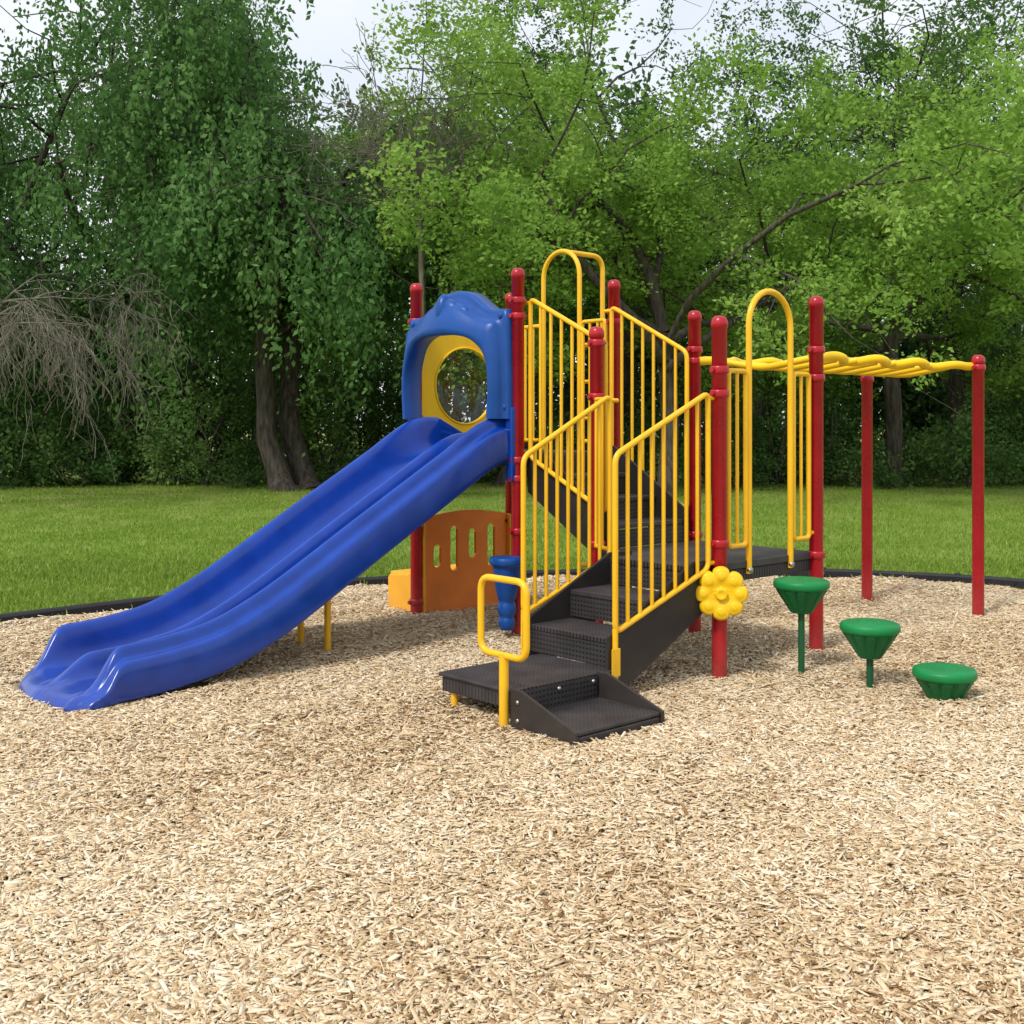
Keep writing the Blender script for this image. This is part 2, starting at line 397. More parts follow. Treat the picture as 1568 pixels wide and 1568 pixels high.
# hood ----------------------------------------------------------------
cb=-.585
def osmp(pts,n):
    P=np.array(catmull(pts,10)); d=np.r_[0,np.cumsum(np.linalg.norm(np.diff(P,axis=0),axis=1))]
    t=np.linspace(0,d[-1],n); return np.c_[np.interp(t,d,P[:,0]),np.interp(t,d,P[:,1])]
NN=65
outer=[(-.585,1.54),(-.583,1.8),(-.572,2.1),(-.568,2.27),(-.555,2.31),(-.47,2.315),(-.38,2.325),(-.28,2.38),(-.18,2.445),(-.08,2.475),(0,2.48)]
outer=outer+[(-x,z) for x,z in outer[::-1][1:]]
inner=[(-.47,1.54),(-.49,1.75),(-.475,1.9),(-.42,2.02),(-.31,2.12),(-.16,2.165),(0,2.175)]
inner=inner+[(-x,z) for x,z in inner[::-1][1:]]
Oc=osmp(outer,NN); Ic=osmp(inner,NN)
m=MB()
prof=[(0,0,.03),(0,0,-.06),(0.02,0,-.085),(.12,0,-.095),(.30,0,-.10),(.36,0,-.135),(.46,0,-.165),(.62,0,-.185),(.8,0,-.205),(.95,0,-.205),(1,0,-.19),(1,0,-.13),(.92,0,-.03)]
vs=[]
for k in range(NN):
    for (s,_,a) in prof:
        p=Oc[k]*(1-s)+Ic[k]*s
        br=max(0,1-abs(k-(NN-1)/2)/((NN-1)/2)*1.7); br=br*br*(3-2*br)
        aa=a-(.08*br if s>.33 else 0)
        vs.append(W(aa,cb+p[0],p[1]-(.03*br*(s>.6))))
q=len(prof); fs=[]
for k in range(NN-1):
    for j in range(q):
        fs.append([k*q+j,k*q+(j+1)%q,(k+1)*q+(j+1)%q,(k+1)*q+j])
m.add(vs,fs,True); m.add(vs[:q],[list(range(q))]); m.add(vs[-q:],[list(range(q))])
def ellipsoid(m,c,ra,rb,rz,n=20):
    vs=[];fs=[]
    for i in range(n+1):
        ph=math.pi*i/n
        for j in range(n*2):
            th=math.pi*j/n
            vs.append(W(c[0]+ra*math.sin(ph)*math.cos(th),c[1]+rb*math.sin(ph)*math.sin(th),c[2]+rz*math.cos(ph)))
    for i in range(n):
        for j in range(n*2): fs.append([i*2*n+j,i*2*n+(j+1)%(2*n),(i+1)*2*n+(j+1)%(2*n),(i+1)*2*n+j])
    m.add(vs,fs,True)
ellipsoid(m,(-.19,cb,2.325),.075,.062,.125)
ellipsoid(m,(-.18,cb,2.31),.066,.15,.11)
ellipsoid(m,(-.165,cb,2.30),.06,.24,.09)
for x,z in ((-.545,1.62),(.545,1.62),(-.51,2.265),(.51,2.265)):
    m.lathe([(.022,0),(.022,.01),(.014,.014),(.001,.014)],W(-.095,cb+x,z),14,axis=W(-1,0,0)-W(0,0,0))
m.obj('hood',M_blue2,SL)

# ------------------------------------------------------------------ upper staircase
ST=empty('staircase',W(.5,.4,0))
m=MB(); m2=MB()
zs=[1.145,.99,.835]; 
for i,z in enumerate(zs):
    b0=.0+.255*i; m.box(.12,.87,b0,b0+.262,z-.03,z)
    m2.box(.12,.87,b0-.012,b0-.001,z-.03,z+.122)
m2.box(.12,.87,.765,.777,.68,.80)
m.obj('treads',M_deck,ST,.004); m2.obj('risers',M_risB,ST)
m=MB()
pol=[(0,1.02),(0,1.34),(.1,1.34),(.80,.90),(.80,.62),(.70,.60)]
for a in (.095,.875): m.prism(pol,lambda p,q,w:W(w,p,q),a,a+.02)
m.obj('stringers',M_string,ST,.004)
def stairrail(name,f,s0,s1,zt0,zt1,zb0,zb1,nb,parent,extra0=None,extra1=None,stub=True):
    m=MB(); t=[f(s0,zb0),f(s0,zt0),f(s1,zt1),f(s1,zb1)]
    mid=f((s0+s1)/2,(zb0+zb1)/2)
    loop=fillet([mid]+[t[0],t[1],t[2],t[3]]+[mid],.05,6)
    m.tube(loop[:-1],TR,10,closed=True)
    for k in range(1,nb+1):
        u=k/(nb+1); s=s0+(s1-s0)*u
        m.tube([f(s,zb0+(zb1-zb0)*u),f(s,zt0+(zt1-zt0)*u)],.0115,8)
    if stub:
        for z in (zt0-.03,zb0+.03): m.tube([f(s0,z),f(s0-(.07 if s1>s0 else -.07),z)],.014,8)
    if extra1: m.tube([f(s1,zb1+.02),f(s1,extra1)],TR,10)
    return m.obj(name,M_yel,parent)
stairrail('handrail_1',lambda s,z:W(.075,s,z),.05,.775,2.385,2.03,1.27,.92,6,ST)
stairrail('handrail_2',lambda s,z:W(.905,s,z),.05,.775,2.385,2.01,1.25,.90,6,ST)

# ------------------------------------------------------------------ lower staircase
S2=empty('staircase',W(-.5,1.4,0))
m=MB(); m2=MB()
for a0,z in ((-.55,.51),(-.88,.34)):
    m.box(a0,a0+.34,1.08,1.72,z-.03,z); m2.box(a0,a0+.012,1.08,1.72,z-.155,z-.032)
m2.box(-.2,-.188,1.08,1.72,.515,.638)
m.obj('treads',M_deck,S2,.004); m2.obj('risers',M_risA,S2)
m=MB()
pol=[(-.92,.05),(-.92,.36),(-.84,.40),(-.2,.705),(0,.705),(0,.42),(-.12,.40),(-.85,.03)]
for b in (1.058,1.722): m.prism(pol,lambda p,q,w:W(p,w,q),b,b+.02)
m.obj('stringers',M_string,S2,.004)
stairrail('handrail_1',lambda s,z:W(s,1.045,z),-.17,-.90,1.68,1.31,.67,.40,7,S2,extra1=.12)
stairrail('handrail_2',lambda s,z:W(s,1.755,z),-.09,-.88,1.685,1.335,.66,.38,7,S2,extra1=.10)
m=MB()
for z in (1.66,.72): m.tube([W(0,LB,z),W(-.1,.86,z),W(-.17,1.045,z)],.014,8)
m.tube([W(-.1,.86,1.66),W(-.1,.86,.72)],.0105,8); m.tube([W(-.14,.95,1.66),W(-.14,.95,.72)],.0105,8)
m.obj('rail_return',M_yel,S2)
m=MB(); m.box(-.93,-.865,1.775,1.78,.15,.30); m.obj('rail_foot_bracket',M_yel,S2,.002)

# ------------------------------------------------------------------ transfer platform
TP=empty('transfer_platform',W(-1.3,1.5,0))
m=MB(); m.box(-1.63,-.88,1.17,1.77,.165,.185); m.box(-1.615,-.89,1.185,1.765,.085,.162)
m.box(-1.62,-1.04,1.787,2.21,.045,.068)
m.box(-1.62,-1.04,2.195,2.21,.0,.043)
m.obj('platform_deck',M_deck,TP,.008)
m=MB(); m.box(-1.61,-1.05,1.775,1.785,.05,.19); m.obj('riser',M_risB,TP)
m=MB()
pol=[(1.765,-.03),(1.765,.20),(1.84,.20),(2.22,.07),(2.22,-.03)]
for a in (-1.645,-1.035): m.prism(pol,lambda p,q,w:W(w,p,q),a,a+.018)
m.obj('step_side_plates',M_string,TP,.004)
m=MB()
for a,z in ((-1.58,.155),(-1.33,.155),(-1.08,.155)): m.lathe([(.012,0),(.012,.006),(.001,.009)],W(a,1.786,z),12,axis=W(0,1,0)-W(0,0,0))
for b,z in ((1.82,.14),(1.82,.05)): m.lathe([(.012,0),(.012,.006),(.001,.009)],W(-1.645,b,z),12,axis=W(-1,0,0)-W(0,0,0))
m.obj('bolts',M_steel,TP)
m=MB()
m.tube([W(-1.66,1.735,-.1),W(-1.66,1.735,.37)],.024,12)
lp=fillet([W(-1.66,1.735,.36),W(-1.66,1.56,.36),W(-1.66,1.56,.735),W(-1.66,1.90,.735),W(-1.66,1.90,.36),W(-1.66,1.735,.36)],.07,8)
m.tube(lp[:-1],.0175,12,closed=True)
m.tube([W(-1.58,1.25,-.1),W(-1.58,1.25,.09)],.02,10); m.tube([W(-1.0,1.25,-.1),W(-1.0,1.25,.09)],.02,10)
m.obj('grab_loop',M_yel,TP)

# ------------------------------------------------------------------ overhead ladder
OL=empty('overhead_ladder',W(2.1,1.27,0)); LT=2.17
post('end_post_1',1+LT+.03,LC,2.04,[1.94],OL)
post('end_post_2',1+LT+.10,LB,1.93,[1.88],OL)
m=MB()
for b,s in ((LC-.03,-1),(LB+.03,1)):
    pts=[]
    for k in range(81):
        u=k/80; x=1.0+(LT+.03)*u
        env=math.sin(math.pi*min(1,u*4)/2)*math.sin(math.pi*min(1,(1-u)*4)/2)
        pts.append(W(x,b+s*env*(.12+.075*math.sin(u*math.pi*8)),1.95+.012*env*math.sin(u*math.pi*16)))
    m.tube(pts,.031,12)
for k in range(8):
    u=(k+.7)/8.4; x=1+LT*u
    pts=[]
    for j in range(13):
        v=j/12; b=LB+.13+(LC-LB-.26)*v
        pts.append(W(x+.06*math.sin(math.pi*2*v),b,1.945-.05*math.sin(math.pi*v)))
    m.tube(pts,.024,10)
m.obj('ladder_rails',M_yelp,OL)

# ------------------------------------------------------------------ stepping pods
pods=((.46,2.02,.575),(.42,2.50,.385),(.41,2.95,.20))
for i,(a,b,zt) in enumerate(pods):
    e=empty('stepping_pod',W(a,b,0)); m=MB()
    m.lathe([(.001,.004),(.06,.004),(.10,.001),(.14,.0),(.158,-.006),(.165,-.02),(.165,-.042),(.158,-.052),(.150,-.055)],W(a,b,zt),40)
    for k in range(5): 
        t=2*math.pi*k/5; m.lathe([(.012,0),(.010,.005),(.001,.006)],W(a+.05*math.cos(t),b+.05*math.sin(t),zt+.002),10)
    m.obj('pod_top',M_green,e)
    m=MB(); n=48; vs=[];fs=[]
    pr=[(.150,-.05),(.146,-.07),(.072,-.185),(.060,-.20),(.0,-.20)]
    for r,z in pr:
        for j in range(n):
            t=2*math.pi*j/n; rr=r*(1-.09*(j%4==0)); p=W(a,b,zt+z); vs.append((p.x+rr*math.cos(t),p.y+rr*math.sin(t),p.z))
    for q in range(len(pr)-1):
        for j in range(n): fs.append([q*n+j,q*n+(j+1)%n,(q+1)*n+(j+1)%n,(q+1)*n+j])
    m.add(vs,fs,False)
    m.obj('pod_cone',M_greenc,e)
    m=MB(); m.tube([W(a,b,-.1),W(a,b,max(zt-.19,-.05))],.02,12); m.obj('stem',M_greend,e)

# ------------------------------------------------------------------ drum, flower, orange panel
DR=empty('bongo_drum',W(-.13,.03,0)); m=MB()
bz=.08
m.lathe([(.001,.0),(.045,.0),(.055,.02),(.060,.05),(.055,.08),(.048,.09),(.060,.105),(.066,.14),(.062,.18),(.052,.195),(.062,.21),(.072,.25),(.085,.32),(.094,.39),(.098,.43),(.100,.445),(.118,.45),(.122,.462),(.122,.492),(.114,.502),(.06,.506),(.001,.506)],W(-.13,.03,bz),32)
m.tube([W(-.13,.03,.42),W(0,0,.42)],.025,8)
m.obj('drum_body',M_blue2,DR)

FL=empty('flower_play_panel',W(-.03,LC+.05,.52)); 
fc=W(-.045,LC+.045,.52); nd=Vector((-fc.x*.55-.12,-fc.y,0)).normalized(); rx=Vector((0,0,1)).cross(nd).normalized()
m=MB(); 
nr,nt_=26,96; vs=[];fs=[]
for i in range(nr+1):
    q=i/nr
    for j in range(nt_):
        t=2*math.pi*j/nt_
        R=.128+.030*abs(math.cos(4*t))**.5
        r=R*q
        h=.034+.014*math.sin(math.pi*min(1,max(0,(q-.35)/.65)))*(.45+.55*abs(math.cos(4*t)))
        if q<.3: h=.048*(1-(q/.3)**2*.3)+.004*math.cos(q*60)
        if q>.9: h*=math.sqrt(max(0.0,1-((q-.9)/.1)**2))
        vs.append(fc+rx*(r*math.cos(t))+Vector((0,0,1))*(r*math.sin(t))+nd*(h+.02))
for i in range(nr):
    for j in range(nt_): fs.append([i*nt_+j,i*nt_+(j+1)%nt_,(i+1)*nt_+(j+1)%nt_,(i+1)*nt_+j])
m.add(vs,fs,True); m.add([v for v in vs[-nt_:]],[list(range(nt_))])
for k in range(8):
    t=math.pi/4*k; p=fc+rx*(.103*math.cos(t))+Vector((0,0,1))*(.103*math.sin(t))
    m.lathe([(.030*math.cos(x),.013*math.sin(x)) for x in [math.pi/2*y/6 for y in range(7)]],p+nd*.058,16,axis=nd)
m.lathe([(.03,0),(.034,.008),(.028,.012),(.018,.006),(.001,.004)],fc+nd*.066,20,axis=nd)
m.tube([fc+nd*.02,W(0,LC,.52)],.04,12)
m.obj('flower_face',M_yelp,FL)

OP=empty('playhouse_bench_panel',W(.45,TB,0)); m=MB()
def topz(a): return .765+.045*math.sin(math.pi*min(1,max(0,(a-.05)/.88)))
slots=[(.20,.37,.55),(.37,.33,.69),(.56,.42,.66),(.76,.34,.69)]
N1=160; xs=np.linspace(.06,.93,N1); 
sw=.036
def cell(x0,x1,z0,z1):
    m.v+= [tuple(W(x,w,z)) for x,w,z in ((x0,TB-.01,z0(x0)),(x1,TB-.01,z0(x1)),(x1,TB-.01,z1(x1)),(x0,TB-.01,z1(x0)),(x0,TB+.01,z0(x0)),(x1,TB+.01,z0(x1)),(x1,TB+.01,z1(x1)),(x0,TB+.01,z1(x0)))]
    o=len(m.v)-8
    for f in ([0,1,2,3],[7,6,5,4],[0,4,5,1],[3,2,6,7]): m.f.append([o+i for i in f]); m.s.append(False); m.m.append(0)
for i in range(N1-1):
    x0,x1=xs[i],xs[i+1]; xm=(x0+x1)/2; hit=None
    for s in slots:
        if abs(xm-s[0])<sw: hit=s
    if hit:
        c,za,zb=hit
        e0=lambda x:math.sqrt(max(0,sw**2-min(abs(x-c),sw)**2))
        cell(x0,x1,lambda x:0.0,lambda x:za+sw-e0(x)); cell(x0,x1,lambda x:zb-sw+e0(x),topz)
    else: cell(x0,x1,lambda x:0.0,topz)
m.obj('slotted_panel',M_org,OP,weld=True)
m=MB(); m.box(.035,.058,TB-.035,TB+.05,0.0,.76); m.box(.933,.95,TB-.035,TB+.05,0.0,.76)
pol=[(TB-.03,0),(TB-.03,.36),(TB-.12,.32),(TB-.36,.30),(TB-.38,.27),(TB-.37,.0)]
m.prism(pol,lambda p,q,w:W(w,p,q),.0,.10); m.prism(pol,lambda p,q,w:W(w,p,q),.86,.94)
m.box(.02,.94,TB-.37,TB-.04,.285,.325)
m.obj('bench',M_orgl,OP,.012)

# ------------------------------------------------------------------ border + mulch + lawn
ctr=np.array([.8,6.0])
bpts=[(-3.9,8.40),(-2.55,9.75),(-1.2,10.65),(.5,11.15),(2.3,11.3),(3.7,11.0),(4.9,10.25),(6.3,8.4),(6.8,5.8),(6.0,3.2),(4.0,1.2),(1.0,.4),(-2.2,.9),(-4.4,2.8),(-5.2,5.2),(-4.9,7.1)]
bl=np.array(catmull(bpts,10,closed=True))
def hz(x,y):
    h=.024+.009*np.sin(2.3*x+1.1*y+.5)+.008*np.sin(-1.7*x+3.1*y)+.005*np.sin(6.1*x+2.7*y+1)+.005*np.sin(-4.3*x+7.7*y+2)+.004*np.sin(13*x-9*y)
    c=W(-1.33,1.8,0); d=np.hypot(x-c.x,y-c.y); h=h*np.clip((d-.45)/.4,0.15,1)
    c=W(-3.1,-.4,0); d=np.hypot(x-c.x,y-c.y); h=h*np.clip((d-.5)/.4,0.2,1)
    return h
m=MB(); n=len(bl)
sec=[(-.05,-.03),(-.05,.085),(-.035,.10),(.035,.10),(.05,.085),(.05,-.03)]
vs=[];fs=[]
for i in range(n):
    t=bl[(i+1)%n]-bl[i-1]; t/=np.linalg.norm(t); nn=np.array([-t[1],t[0]])
    for x,z in sec: q=bl[i]+nn*x; vs.append((q[0],q[1],z-.01))
k=len(sec)
for i in range(n):
    for j in range(k): fs.append([i*k+j,i*k+(j+1)%k,((i+1)%n)*k+(j+1)%k,((i+1)%n)*k+j])
m.add(vs,fs,False)
for i in range(0,n,9):
    m.lathe([(.028,.0),(.028,.012),(.02,.018),(.001,.018)],(bl[i][0],bl[i][1],.088),12)
m.obj('playground_border',M_black)
R=150; vs=[];fs=[]
for i in range(R+1):
    q=(i/R)
    P=ctr+(bl-ctr)*q; h=np.maximum(hz(P[:,0],P[:,1])-.006,.003)
    vs+=list(zip(P[:,0],P[:,1],h))
for i in range(R):
    for j in range(n): fs.append([i*n+j,i*n+(j+1)%n,(i+1)*n+(j+1)%n,(i+1)*n+j])
m=MB(); m.add(vs,fs,True); bed=m.obj('wood_chip_ground',M_bed,recalc=True)
def inside(x,y,shr=.97):
    th=np.arctan2(y-ctr[1],x-ctr[0]); r=np.hypot(x-ctr[0],y-ctr[1])
    bt=np.arctan2(bl[:,1]-ctr[1],bl[:,0]-ctr[0]); br=np.hypot(bl[:,0]-ctr[0],bl[:,1]-ctr[1])
    o=np.argsort(bt); bt=bt[o];br=br[o]
    return r<np.interp(th,bt,br,period=2*math.pi)*shr
NC=300000
D=2.2+(11.4-2.2)*rng.random(NC*2)**1.15
X=(rng.random(NC*2)*2-1)*(.49*D+.25)
w=np.clip((.49*D+.25)/ (D**1.25),0,None); w/=w.max()
keep=(rng.random(NC*2)<w)&inside(X,D)
X=X[keep];D=D[keep]
X2=rng.uniform(-5.2,6.8,40000);D2=rng.uniform(.4,11.3,40000); kk=inside(X2,D2); X=np.r_[X,X2[kk]];D=np.r_[D,D2[kk]]
la=(X-O[0])*U[0]+(D-O[1])*U[1]; lb=(X-O[0])*V[0]+(D-O[1])*V[1]
bad=((la>-1.65)&(la<-1.01)&(lb>1.75)&(lb<2.235))|((la>-3.18)&(la<-2.3)&(lb>-.86)&(lb<.03))
X=X[~bad];D=D[~bad]
N=len(X)
Ln=rng.gamma(3.0,.0093,N).clip(.008,.078)*(.85+.03*D*.6); Wd=(rng.gamma(3.2,.0031,N).clip(.003,.019))*(.9+.03*D*.6); Th=rng.uniform(.0015,.004,N)
yaw=rng.uniform(0,2*np.pi,N); pit=rng.normal(0,.18,N); rol=rng.normal(0,.34,N)
cy,sy=np.cos(yaw),np.sin(yaw); cp,sp_=np.cos(pit),np.sin(pit); cr,sr=np.cos(rol),np.sin(rol)
ex=np.stack([cy*cp,sy*cp,sp_],1); e0=np.stack([-sy,cy,0*cy],1); ez0=np.cross(ex,e0)
ey=e0*cr[:,None]+ez0*sr[:,None]; ez=np.cross(ex,ey)
cz=np.maximum(hz(X,D),.005)+rng.uniform(-.003,.015,N)+np.abs(sp_)*Ln*.3
c=np.stack([X,D,cz],1)
V8=np.zeros((N,8,3))
tap=rng.uniform(.3,1,(N,4)); skew=rng.uniform(-.45,.45,(N,4))
for zi,zz in ((0,-.5),(1,.5)):
    for ci,(xx,yy) in enumerate(((-.5,-.5),(.5,-.5),(.5,.5),(-.5,.5))):
        V8[:,zi*4+ci,:]=c+ex*((xx*Ln)+skew[:,ci]*Wd)[:,None]+ey*(yy*Wd*tap[:,ci])[:,None]+ez*(zz*Th)[:,None]
F=np.array([[4,5,6,7],[0,1,5,4],[1,2,6,5],[2,3,7,6],[3,0,4,7]])
def fastmesh(name,verts,faces,mat,rnd=None):
    me=bpy.data.meshes.new(name); nv=len(verts); nf=len(faces); k=faces.shape[1]
    me.vertices.add(nv); me.vertices.foreach_set('co',verts.astype(np.float32).ravel())
    me.loops.add(nf*k); me.loops.foreach_set('vertex_index',faces.astype(np.int32).ravel())
    me.polygons.add(nf); me.polygons.foreach_set('loop_start',np.arange(0,nf*k,k,dtype=np.int32))
    try: me.polygons.foreach_set('loop_total',np.full(nf,k,dtype=np.int32))
    except Exception: pass
    if rnd is not None:
        at=me.attributes.new('rnd','FLOAT','POINT'); at.data.foreach_set('value',rnd.astype(np.float32))
    me.materials.append(mat); me.update(calc_edges=True); return me
faces=(F[None]+8*np.arange(N)[:,None,None]).reshape(-1,4)
patch=.05*np.sin(1.3*X+.8*D+1)+.05*np.sin(-.9*X+1.9*D)+.04*np.sin(3.1*X-2.3*D)+.03*np.sin(5.7*X+4.1*D)
rn=np.repeat(np.clip(rng.beta(2.0,1.6,N)+patch,0,1),8)
me=fastmesh('wood_chips',V8.reshape(-1,3),faces,M_chip,rn)
ob=bpy.data.objects.new('wood_chips',me); ROOT.objects.link(ob); ob.parent=bed

# lawn sheet
m=MB(); G=70
gx=np.sign(np.linspace(-1,1,G))*np.abs(np.linspace(-1,1,G))**2.2*400; gy=np.sign(np.linspace(-1,1,G))*np.abs(np.linspace(-1,1,G))**2.2*400+15
vs=[(x,y,0) for y in gy for x in gx]; fs=[[j*G+i,j*G+i+1,(j+1)*G+i+1,(j+1)*G+i] for j in range(G-1) for i in range(G-1)]
m.add(vs,fs,True); lawn=m.obj('grass_lawn',M_lawn,recalc=False)

# ------------------------------------------------------------------ foliage (real leaf meshes, one per tree)
def clumps(kind,nvar,nleaf,seed,sz):
    r=np.random.default_rng(seed); out=[]
    for v in range(nvar):
        P=[];Dr=[]
        if kind=='spray':
            nt=9
            for t in range(nt):
                d=r.normal(0,1,3); d[2]=d[2]*.55+.15; d/=np.linalg.norm(d); L=r.uniform(.35,.75)
                k=nleaf//nt
                s=r.random(k)**.7*L; pp=d*s[:,None]+r.normal(0,.085,(k,3)); P.append(pp)
                dd=d*.8+r.normal(0,.7,(k,3)); dd[:,2]*=.7; Dr.append(dd)
        elif kind=='weep':
            ns=12
            for t in range(ns):
                o=r.normal(0,.28,3); o[2]*=.6; L=r.uniform(.5,1.6); k=nleaf//ns
                s=r.random(k)*L; sw=r.normal(0,.12,2)
                pp=np.stack([o[0]+sw[0]*s+r.normal(0,.05,k),o[1]+sw[1]*s+r.normal(0,.05,k),o[2]-s],1); P.append(pp)
                dd=r.normal(0,.6,(k,3)); dd[:,2]-=.8; Dr.append(dd)
        else:
            k=nleaf; a=r.uniform(0,2*np.pi,k); q=np.sqrt(r.random(k))*.30
            P.append(np.stack([q*np.cos(a),q*np.sin(a),0*a],1)); dd=r.normal(0,.4,(k,3)); dd[:,2]=1; Dr.append(dd)
        P=np.concatenate(P);Dr=np.concatenate(Dr); Dr/=np.linalg.norm(Dr,axis=1)[:,None]; k=len(P)
        L=r.uniform(*sz,k)[:,None]; q=r.normal(0,1,(k,3)); q[:,2]*=.5; S_=np.cross(Dr,q); S_/=np.linalg.norm(S_,axis=1)[:,None]
        wf=.10 if kind=='grass' else .28
        out.append(np.stack([P,P+Dr*L*.45+S_*L*wf,P+Dr*L,P+Dr*L*.45-S_*L*wf],1).reshape(-1,3))
    return out
CLo=clumps('spray',6,198,1,(.065,.13)); CLw=clumps('weep',6,240,3,(.07,.135)); CLf=clumps('spray',5,126,4,(.07,.12)); CLg=clumps('grass',5,30,5,(.03,.075))
frng=np.random.default_rng(99)
def lump(p):
    x,y,z=p[:,0],p[:,1],p[:,2]
    return .5+.5*np.sin(.9*x+1.3*z+.4*y)*np.sin(.7*z-1.1*x+.9*y+1)
def foliage(pts,cl,mat,tilt,s0,s1,parent,name='foliage'):
    pts=np.array([tuple(p) for p in pts]); Vs=[];Rn=[]
    base=lump(pts) if cl is not CLg else frng.random(len(pts))
    for i,p in enumerate(pts):
        c=cl[frng.integers(len(cl))]; s=frng.uniform(s0,s1); a=frng.uniform(0,6.283); tx,ty=frng.uniform(-tilt,tilt,2)
        ca,sa=math.cos(a),math.sin(a); Rz=np.array([[ca,-sa,0],[sa,ca,0],[0,0,1]])
        Rx=np.array([[1,0,0],[0,math.cos(tx),-math.sin(tx)],[0,math.sin(tx),math.cos(tx)]]); Ry=np.array([[math.cos(ty),0,math.sin(ty)],[0,1,0],[-math.sin(ty),0,math.cos(ty)]])
        Vs.append(((c*s)@(Rz@Ry@Rx).T)+p); k=len(c)//4
        Rn.append(np.repeat(np.clip(.40*base[i]+.28*frng.random()+.35*frng.random(k),0,1),4))
    Vv=np.concatenate(Vs); Rr=np.concatenate(Rn)
    me=fastmesh(name,Vv,np.arange(len(Vv)).reshape(-1,4),mat,Rr)
    ob=bpy.data.objects.new(name,me); ROOT.objects.link(ob); ob.parent=parent; return ob

def tree(name,x,y,trunk,limbs,H,spread,cl,mat,seed,r0=.25,lean=(0,0),weep=False,maxl=4,density=1.0,s0=.8,s1=1.3,tilt=.9,flat=1.0,zmin=2.4,keep=None):
    R=random.Random(seed); m=MB(); leaves=[]
    def rv(s): return Vector((R.gauss(0,s),R.gauss(0,s),R.gauss(0,s)))
    def grow(p,d,L,r,lv):
        ns=5 if lv<2 else 4; pts=[p.copy()];rad=[r]; d=d.normalized()
        for i in range(ns):
            g=.10*(1 if lv<2 else -.2) if not weep else (.06 if lv<3 else -.16)
            d=(d+rv(.14+.04*lv)+Vector((0,0,g))).normalized(); p=p+d*(L/ns)
            if keep and not keep(p): break
            pts.append(p.copy()); rad.append(r*(1-.55*(i+1)/ns))
        if len(pts)<2: return
        ns=len(pts)-1
        m.tube(pts,rad,max(4,8-lv*1),cap=False)
        if lv>=maxl-1:
            for q in pts[1:]:
                if R.random()<density and q.z>zmin:
                    leaves.append(q+rv(.28))
        if lv<maxl:
            nc={1:limbs,2:4,3:4}.get(lv,3)
            for i in range(nc):
                t=R.uniform(.35,1) if i>0 else 1; k=min(ns,max(1,int(t*ns+.5))); q=pts[k]
                a=R.uniform(0,2*math.pi); o=d.orthogonal().normalized(); o.rotate(Matrix.Rotation(a,3,d))
                nd=(d*R.uniform(.35,.9)+o*R.uniform(.6,1.0)); nd.z*=flat
                grow(q,nd,L*R.uniform(.55,.8),rad[k]*R.uniform(.55,.75),lv+1)
    base=Vector((x,y,-.1)); top=Vector((x+lean[0],y+lean[1],trunk))
    bend=rv(.25); bend.z=0
    pts=[base+(top-base)*t+bend*math.sin(math.pi*t)+(rv(.05) if 0<t<1 else Vector((0,0,0))) for t in (0,.04,.12,.3,.5,.75,1)]
    m.tube(pts,[r0*1.8,r0*1.35,r0*1.12,r0,r0*.95,r0*.9,r0*.85],12,cap=False)
    for i in range(limbs):
        a=2*math.pi*(i+R.uniform(-.3,.3))/limbs; el=R.uniform(.30,1.25)
        d=Vector((math.cos(a)*spread,math.sin(a)*spread,el*H))
        st=top-(top-base)*R.uniform(0,.25)
        grow(st,d,d.length*.55,r0*R.uniform(.4,.62),2)
    grow(top,Vector((lean[0]*.2,lean[1]*.2,1)),H*.65,r0*.7,2)
    ob=m.obj(name,M_bark,recalc=False)
    foliage(leaves,cl,mat,tilt,s0,s1,ob)
# open clearing between the left stand and the middle oaks: low crowns there
def low(p):
    s=(p.x+4.3*p.y/28)/(p.y/28)
    lim=6.9+max(0,abs(s)-.15)*2.6+.35*math.sin(p.x*3.1)
    return p.z*28/p.y<lim+.4
for (x,y,tr,H,sp,sd,dn,zm,ln) in ((-5.15,26,4.2,8.0,3.2,11,.48,3.0,(-.4,0)),(-4.72,26.6,5.0,7.0,2.4,12,.45,2.8,(-.3,.3)),(-9.9,29.2,4.6,10.0,4.4,13,.42,1.6,(.3,0)),(-13.8,28.4,4.4,10,4.2,14,.38,1.6,(.2,0)),(-8.6,32,5,11,3.6,15,.28,2.4,(-.3,0))):
    tree('weeping_oak_tree',x,y,tr,6,H,sp,CLw,M_leafW,sd,r0=.24,weep=True,tilt=.15,s0=.9,s1=1.5,density=dn,lean=ln,zmin=zm,keep=low)
for (x,y,tr,H,sp,sd) in ((3.1,23.5,3.4,6.4,6.0,21),(8.9,27,3.9,7.0,5.0,22),(-.2,28,4.2,7.5,4.2,23)):
    tree('live_oak_tree',x,y,tr,7,H,sp,CLo,M_leafL,sd,r0=.20,flat=.65,s0=.85,s1=1.4,tilt=.5,density=.56,zmin=2.4,keep=low)
for (x,y,tr,H,sp,sd,dn) in ((11.3,29.5,4.6,8.5,2.8,31,.30),(14.0,29.5,5.2,8.5,2.8,32,.30),(3.5,31.5,5,8.5,4.5,34,.34),(7.4,33,5,9.5,5,35,.34)):
    tree('oak_tree',x,y,tr,6,H,sp,CLo,M_leafD,sd,r0=.20,s0=.9,s1=1.4,density=dn,zmin=2.6,keep=low)

